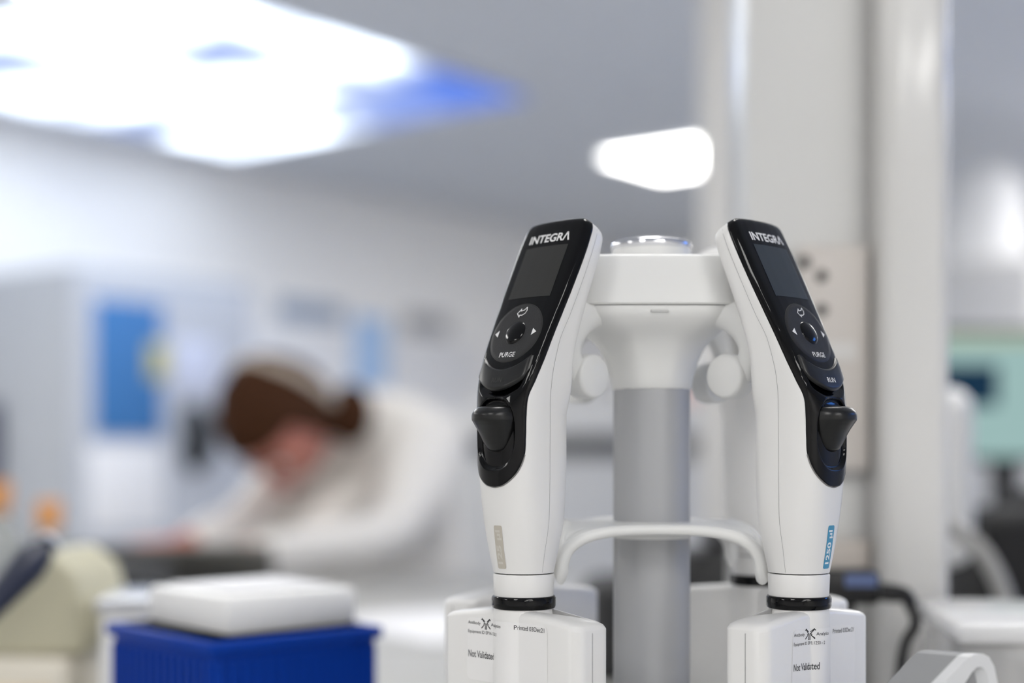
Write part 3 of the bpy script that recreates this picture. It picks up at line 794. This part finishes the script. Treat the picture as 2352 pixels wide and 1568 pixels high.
for k in range(5):
    a = 2*pi*k/5; MB().lathe([(.028, -.02), (.028, .02)], 16, (.28*cos(a), .28*sin(a), .028), Matrix.Rotation(R(90), 3, 'X')).build('caster', bc, oc)
# white rounded instrument with grey hose, right of the column
wi = empty('white_pump', (at(2170, 1100, 1.3).x+.010, 1.36, BENCH), R(0), 'white rounded pump head with curved grey hose right of the column', 'pump')
zt = (HY-885)/F*1.3+.24; zb3 = (HY-1310)/F*1.3+.24
MB().box((-.004, 0, (zt+zb3)/2), (.070, .07, zt-zb3), .022, seg=5).build('pump_head', mat('pump_white', (216, 216, 215), .35), wi)
MB().box((-.012, .02, zb3/2+.005), (.03, .04, zb3), .004).build('pump_stand', mat('pump_white', (216, 216, 215), .35), wi)
wx = lambda px, py, Z=1.3: at(px, py, Z)-Vector(wi.location)
MB().tube(smooth_path([wx(2166, 1198, 1.26), wx(2210, 1226, 1.25), wx(2250, 1262, 1.24), wx(2285, 1315, 1.23), wx(2312, 1385, 1.22), wx(2325, 1440, 1.21), Vector((wx(2330, 1440, 1.24).x, -.12, .012))], 8), .0075, 14).build('hose', mat('hose_grey', (150, 149, 147), .4), wi)
ad_ = tag(MB().tube(smooth_path([Vector((x, y, BENCH+z)) for x, y, z in ((.305, 1.12, .012), (.315, 1.12, .07), (.35, 1.13, .106), (.395, 1.14, .104), (.43, 1.14, .06), (.44, 1.14, .012))], 8), .0095, 16).build('white_hose', mat('hose_white', (206, 204, 200), .4)), 'thick white hose arching over the bench behind the clear container', 'hose')
t = tag(MB().box((0, 0, .09), (.30, .14, .18), .02, seg=3).build('black_case', bc, loc=(.62, 1.52, BENCH), rz=R(8)), 'large black equipment case at the right behind the white hose', 'case')
# pale cabinet and bright notice at far right
tc_ = empty('tall_cabinet', rm(6.6, 1.0)-Vector((0, 0, 0)), RZ, 'tall pale grey cabinet far away at the right edge', 'cabinet')
q = at(2290, 500, 6.0); tc_.location = (q.x, q.y, 0)
MB().box((0, 0, .95), (.9, .6, 1.9), .01).build('cabinet_body', mat('cabinet_grey', (196, 195, 193), .5), tc_)
MB().box((-.455, 0, 1.0), (.012, .56, 1.7), .003).build('cabinet_door', mat('cabinet_grey2', (190, 190, 190), .5), tc_)
tag(MB().lathe([(.16, 0), (.17, .01), (.15, .34), (.09, .42), (.04, .44)], 32).build('white_drum', mat('drum_white', (230, 230, 230), .5), loc=(q.x-.05, q.y-.05, 1.9)), 'round white drum on top of the tall cabinet at the right', 'drum')

# ================================================================ CENTRE BACKGROUND
fb = empty('cupboard_unit', (.25, 4.3, 0), R(0), 'white cupboard unit with a dark gap under its top, blurred behind the stand', 'cabinet')
gx0 = at(1060, 0, 4.2).x-.25; gx1 = at(1790, 0, 4.2).x-.25
gz = lambda py, Z=4.2: CAMZ+(HY-py)/F*Z
MB().box(((gx0+gx1)/2, .0, (gz(925)+gz(1003))/2), (gx1-gx0, .4, gz(925)-gz(1003)), .008).build('top_box', mat('unit_white', (220, 220, 219), .45), fb)
MB().box(((gx0+gx1)/2, .05, (gz(1003)+gz(1052))/2), (gx1-gx0-.06, .3, gz(1003)-gz(1052)), .004).build('gap_panel', mat('unit_grey', (120, 121, 122), .5), fb)
MB().box(((gx0+gx1)/2, .0, gz(1052)/2), (gx1-gx0, .4, gz(1052)), .008).build('lower_cupboard', mat('unit_pale', (200, 201, 202), .45), fb)
q = at(1625, 925, 4.2)
pb = empty('pink_box', (q.x, 4.2, q.z+.001), R(20), 'white box with pink band on top of the cupboard unit behind the stand', 'box')
MB().box((0, 0, .035), (.13, .13, .07), .01).build('pink_band', mat('pink_card', (226, 186, 178), .5), pb)
MB().box((0, 0, .12), (.12, .12, .098), .01).build('box_body', mat('box_white', (230, 228, 226), .5), pb)
# ================================================================ LEFT BACKGROUND
cab = empty('grey_freezer', (0, 0, 0), RZ, 'grey laboratory freezer cabinet with blue poster on its door', 'freezer')
corner = Vector((-1.65, 5.32, 0)); CH = CAMZ+.70
cab.location = corner
cm = mat('freezer_grey', (176, 180, 186), .5)
MB().box((.45, .40, CH/2), (.90, .78, CH), .01).build('freezer_body', cm, cab)
MB().box((.45, -.004, CH/2), (.86, .03, CH-.06), .006).build('freezer_door', mat('freezer_door', (192, 196, 204), .45), cab)
def onface(name, t0, t1, py0, py1, m, off, d=.004, parent=None, lb=None, cat=None):
    Zm = 5.32+.791*(t0+t1)/2; z0 = CAMZ+(HY-py0)/F*Zm; z1 = CAMZ+(HY-py1)/F*Zm
    c = corner+E1*((t0+t1)/2)+E2*off; c.z = (z0+z1)/2
    o = MB().box((0, 0, 0), (t1-t0, d, abs(z0-z1)), .001).build(name, m, loc=c, rz=RZ)
    return tag(o, lb, cat)
onface('blue_poster', .085, .405, 692, 1002, mat('poster_blue', (62, 122, 184), .5), .024, lb='blue rectangular poster on the freezer door', cat='poster')
onface('yellow_sticker', .335, .425, 790, 872, mat('sticker_yellow', (196, 190, 120), .5), .029, lb='yellow sticker overlapping the right edge of the blue poster', cat='sticker')
onface('white_notice', .06, .42, 1022, 1215, mat('paper', (236, 236, 238), .6), .024, lb='white notice sheet below the blue poster', cat='notice')
onface('pale_notice', .46, .68, 780, 900, mat('paper_lilac', (214, 220, 240), .6), .024, lb='pale lilac notice on the freezer door right of the blue poster', cat='notice')
c = corner+E1*.57+E2*.05
hd = MB().tube([(0, .01, -.10), (0, -.03, -.08), (0, -.045, -.04), (0, -.045, .04), (0, -.03, .08), (0, .01, .10)], [.05, .058, .064, .064, .058, .05], 14).build('door_handle', mat('handle_black', (14, 18, 24), .5))
hd.parent = cab; hd.location = (.56, -.018, CAMZ+(HY-1003)/F*5.75)
jk = tag(MB().box((0, 0, 0), (.03, .30, .34), .012, seg=3).build('navy_folder', mat('navy_cloth', (30, 38, 72), .7)), 'dark navy folder hanging on the freezer side at the left edge', 'folder')
jk.location = corner-E2*.60-E1*.022+Vector((0, 0, CAMZ+.02)); jk.rotation_euler = (0, 0, RZ)
def onwall(name, pxa, pxb, pya, pyb, m, lb, cat):
    def hit(px):
        k = (px-1176)/F; P0 = rm(0, Y0); # P0+E1*t
        t = (k*P0.y-P0.x)/(E1.x-k*E1.y); return t
    ta, tb = hit(pxa), hit(pxb); tm = (ta+tb)/2; p = rm(tm, Y0+.006); Zm = p.y
    z0 = CAMZ+(HY-pya)/F*Zm; z1 = CAMZ+(HY-pyb)/F*Zm; p.z = (z0+z1)/2
    return tag(MB().box((0, 0, 0), (tb-ta, .008, z0-z1), .001).build(name, m, loc=p, rz=RZ), lb, cat)
onwall('blue_grey_sign', 635, 785, 692, 742, mat('sign_bluegrey', (160, 174, 194), .5), 'wide blue-grey sign on the back wall above the person', 'sign')
onwall('grey_sign', 925, 1030, 722, 770, mat('sign_grey', (168, 168, 170), .5), 'small grey sign on the back wall right of the person', 'sign')
onwall('light_blue_board', 808, 884, 730, 890, mat('board_blue', (176, 208, 246), .5), 'light blue upright board on the back wall behind the person', 'board')
onwall('tall_white_board', 560, 1100, 770, 1180, mat('board_white', (238, 238, 240), .4), 'large white wall board behind the person', 'whiteboard')
bpy.data.objects['light_blue_board'].location += E2*.012

# ================================================================ PERSON
skin = mat('skin', (196, 128, 112), .5, sss=.1); coat = mat('lab_coat_cotton', (232, 229, 224), .8, bump=.4, bscale=60)
person = empty('person', (-.10, 3.12, 0), 0, 'person with brown hair in a white lab coat bending over the bench', 'person')
PO = Vector(person.location)
def skinmesh(name, chains, m, parent, sub=2, root=0):
    """chains: list of lists of (point, radius); shared points join"""
    vs, es, rs = [], [], []
    def idx(p, r):
        for i, q in enumerate(vs):
            if (q-p).length < 1e-5: return i
        vs.append(p); rs.append(r); return len(vs)-1
    for ch in chains:
        last = None
        for p, r in ch:
            i = idx(Vector(p)-PO, r)
            if last is not None: es.append((last, i))
            last = i
    me = bpy.data.meshes.new(name); me.from_pydata(vs, es, []); o = bpy.data.objects.new(name, me); COL.objects.link(o)
    o.parent = parent
    sk = o.modifiers.new('skin', 'SKIN'); sk.use_smooth_shade = True
    for i, r in enumerate(rs):
        rr = r if isinstance(r, tuple) else (r, r)
        me.skin_vertices[0].data[i].radius = rr
    me.skin_vertices[0].data[root].use_root = True
    sb_ = o.modifiers.new('sub', 'SUBSURF'); sb_.levels = sub; sb_.render_levels = sub
    me.materials.append(m); return o
pel = (-.25, 3.20, .93); wa = (-.25, 3.12, 1.03); che = (-.265, 3.00, 1.14); sh = (-.295, 2.93, 1.195); nk = (-.345, 2.86, 1.225); hd_ = (-.39, 2.81, 1.22)
sr = (-.185, 2.86, 1.165); slf = (-.44, 2.98, 1.12)
er = (-.225, 2.72, .985); hr = (-.50, 2.52, .962)
el = (-.53, 2.84, .99); hl = (-.64, 2.68, .972)
kr, kl = (-.17, 3.12, .50), (-.34, 3.24, .50); ar, al = (-.14, 3.16, .09), (-.32, 3.29, .09)
skinmesh('body', [[(pel, (.09, .09)), (wa, (.08, .08)), (che, (.10, .09)), (sh, (.055, .05)), (nk, .046), (hd_, .045)],
                  [(sh, (.055, .05)), (sr, .050), (er, .040), (hr, .022)], [(sh, (.055, .05)), (slf, .050), (el, .040), (hl, .022)],
                  [(pel, (.09, .09)), ((-.21, 3.16, .86), .055), (kr, .062), (ar, .042), ((-.18, 3.05, .03), .035)],
                  [(pel, (.09, .09)), ((-.31, 3.22, .86), .055), (kl, .062), (al, .042), ((-.37, 3.18, .03), .035)]], skin, person)
skinmesh('trousers', [[((-.25, 3.19, .84), (.11, .10)), ((-.20, 3.16, .76), .075), (kr, .075), (ar, .058)], [((-.25, 3.19, .84), (.11, .10)), ((-.31, 3.21, .76), .085), (kl, .075), (al, .058)]], mat('trousers_cloth', (60, 62, 70), .8), person)
for a_, b_ in ((ar, (-.18, 3.02, .035)), (al, (-.37, 3.15, .035))):
    A_ = Vector(a_)-PO; B2 = Vector(b_)-PO; A_.z = .045
    MB().tube([A_-(B2-A_)*.25, A_, B2, B2+(B2-A_)*.45], [.040, .044, .043, .030], 14).build('shoe', mat('shoe_black', (22, 22, 24), .5), person)
skinmesh('lab_coat', [[((-.25, 3.19, .62), (.19, .17)), (pel, (.18, .16)), (wa, (.155, .14)), (che, (.175, .15)), (sh, (.115, .10)), ((-.325, 2.885, 1.220), (.076, .070))],
                      [(che, (.175, .15)), ((-.40, 2.92, 1.03), (.15, .12)), ((-.40, 2.94, .88), (.16, .12))],
                      [(sh, (.115, .10)), (sr, .088), (er, .064), ((-.475, 2.54, .966), .036)], [(sh, (.115, .10)), (slf, .088), (el, .064), ((-.632, 2.70, .975), .038)]], coat, person, root=0)
sm_ = bpy.data.objects['lab_coat'].modifiers.new('smooth', 'SMOOTH'); sm_.factor = .5; sm_.iterations = 10
# hands: palm plus five fingers, resting on the bench edge / laptop
def hand(name, wr, fw, side):
    wr = Vector(wr); fw = Vector(fw).normalized(); up = Vector((0, 0, 1)); lat = fw.cross(up).normalized()*side
    pm = wr+fw*.05; ch = [[(wr, (.024, .018)), (pm, (.034, .014)), (wr+fw*.085, (.036, .012))]]
    k = wr+fw*.085
    for i, (o_, ln) in enumerate(((-.027, .062), (-.009, .075), (.009, .070), (.027, .055))):
        b0 = k+lat*o_; ch.append([(k, (.036, .012)), (b0+fw*.012, .009), (b0+fw*ln*.55-up*.004, .0085), (b0+fw*ln-up*.014, .007)])
    ch.append([(pm, (.034, .014)), (pm-lat*.036+fw*.01, .011), (pm-lat*.052+fw*.035-up*.006, .009), (pm-lat*.058+fw*.055-up*.012, .0075)])
    return skinmesh(name, ch, skin, person, 2)
hand('hand', hr, (-.8, -.55, -.02), 1)
hand('hand', hl, (-.55, -.8, -.04), -1)
# head
HC = Vector((-.445, 2.745, 1.205)); fwd = Vector((-.24, -.38, -.90)).normalized()
upv = (Vector((-.42, -.72, .40))); upv = (upv-fwd*upv.dot(fwd)).normalized(); rt = upv.cross(fwd).normalized()*-1
HM = Matrix((rt, fwd, upv)).transposed()*1.1
def headpt(th, ph, hair=0):
    # ph latitude, th longitude; local x right, y forward (face), z up
    x = cos(ph)*sin(th); y = cos(ph)*cos(th); z = sin(ph)
    r = Vector((x*.076, y*.095, z*.118))
    if z < 0: r.x *= 1-.28*(-z)**1.3; 
    if y > 0 and z < -.1: r.y *= 1-.05*(-z)
    if y > 0:
        g = lambda cx, cz, w_, a: a*math.exp(-((x-cx)**2+(z-cz)**2)/w_**2)
        r.y += g(0, -.28, .13, .022)+g(0, -.12, .08, .008)-g(.36, -.03, .14, .010)-g(-.36, -.03, .14, .010)+g(0, -.62, .18, .006)+g(0, -.92, .25, .010)
    return r
v = []; f = []; na, nb = 64, 40
for i in range(nb+1):
    ph = -pi/2+pi*i/nb
    for k in range(na): v.append(HM @ headpt(2*pi*k/na, ph)+HC-PO)
for i in range(nb):
    for k in range(na): f.append([i*na+k, i*na+(k+1) % na, (i+1)*na+(k+1) % na, (i+1)*na+k])
head = obj('head', v, f, skin, person)
def hp(x, y, z): return HM @ Vector((x, y, z))+HC-PO
for s in (-1, 1):
    e = MB().lathe([(.0001+.012*sin(pi*k/10), -.012*cos(pi*k/10)) for k in range(11)], 16, hp(s*.029, .082, .000)); e.build('eye', mat('eye_white', (225, 222, 218), .3), head)
    MB().lathe([(.0001+.007*sin(pi*k/8), -.007*cos(pi*k/8)) for k in range(9)], 12, hp(s*.029, .0895, .000)).build('iris', mat('iris_brown', (60, 40, 28), .3), head)
    MB().lathe([(.004, -.005), (.016, -.004), (.018, .002), (.012, .005)], 20, hp(s*.077, -.005, -.005), (HM @ Matrix.Rotation(R(90*s), 3, 'Y'))).build('ear', skin, head)
    MB().tube([hp(s*.012, .096, .020), hp(s*.03, .093, .026), hp(s*.046, .080, .020)], .0035, 8).build('eyebrow', mat('brow', (70, 45, 30), .8), head)
MB().tube([hp(-.022, .092, -.066), hp(0, .100, -.064), hp(.022, .092, -.066)], [.003, .0065, .003], 10).build('mouth', mat('lips', (170, 90, 85), .5), head)
# hair cap with parting and a low bun
v = []; f = []
for i in range(nb+1):
    ph = -pi/2+pi*i/nb
    for k in range(na):
        th = 2*pi*k/na; p = headpt(th, ph); front = cos(th)*cos(ph)
        zz_ = sin(ph); grow = 1.20+.015*sin(th*9)
        # hairline: keep hair off the face
        hl_ = (.42 if front > .25 else -.35) if False else (.42*min(1, max(0, (front+.05)/.35))-.55*(1-min(1, max(0, (front+.05)/.35))))
        if zz_ < hl_: grow = .93
        v.append(HM @ (p*grow)+HC-PO)
for i in range(nb):
    for k in range(na): f.append([i*na+k, i*na+(k+1) % na, (i+1)*na+(k+1) % na, (i+1)*na+k])
hm = mat('brown_hair', (78, 46, 24), .8, spec=.2, var=.5, vscale=60)
hair = obj('hair', v, f, hm, person)
mb = MB().lathe([(.0001+.044*sin(pi*k/14), -.060*cos(pi*k/14)) for k in range(15)], 28, at(805, 950, 2.79)-PO)
mb.build('hair_bun', hm, hair)
pts = [hp(.086*sin(a), -.052, .002+.124*cos(a)) for a in [R(-100+200*k/24) for k in range(25)]]
MB().tube(pts, .010, 10, sx=.5).build('headband', mat('headband_beige', (190, 176, 160), .6), hair)
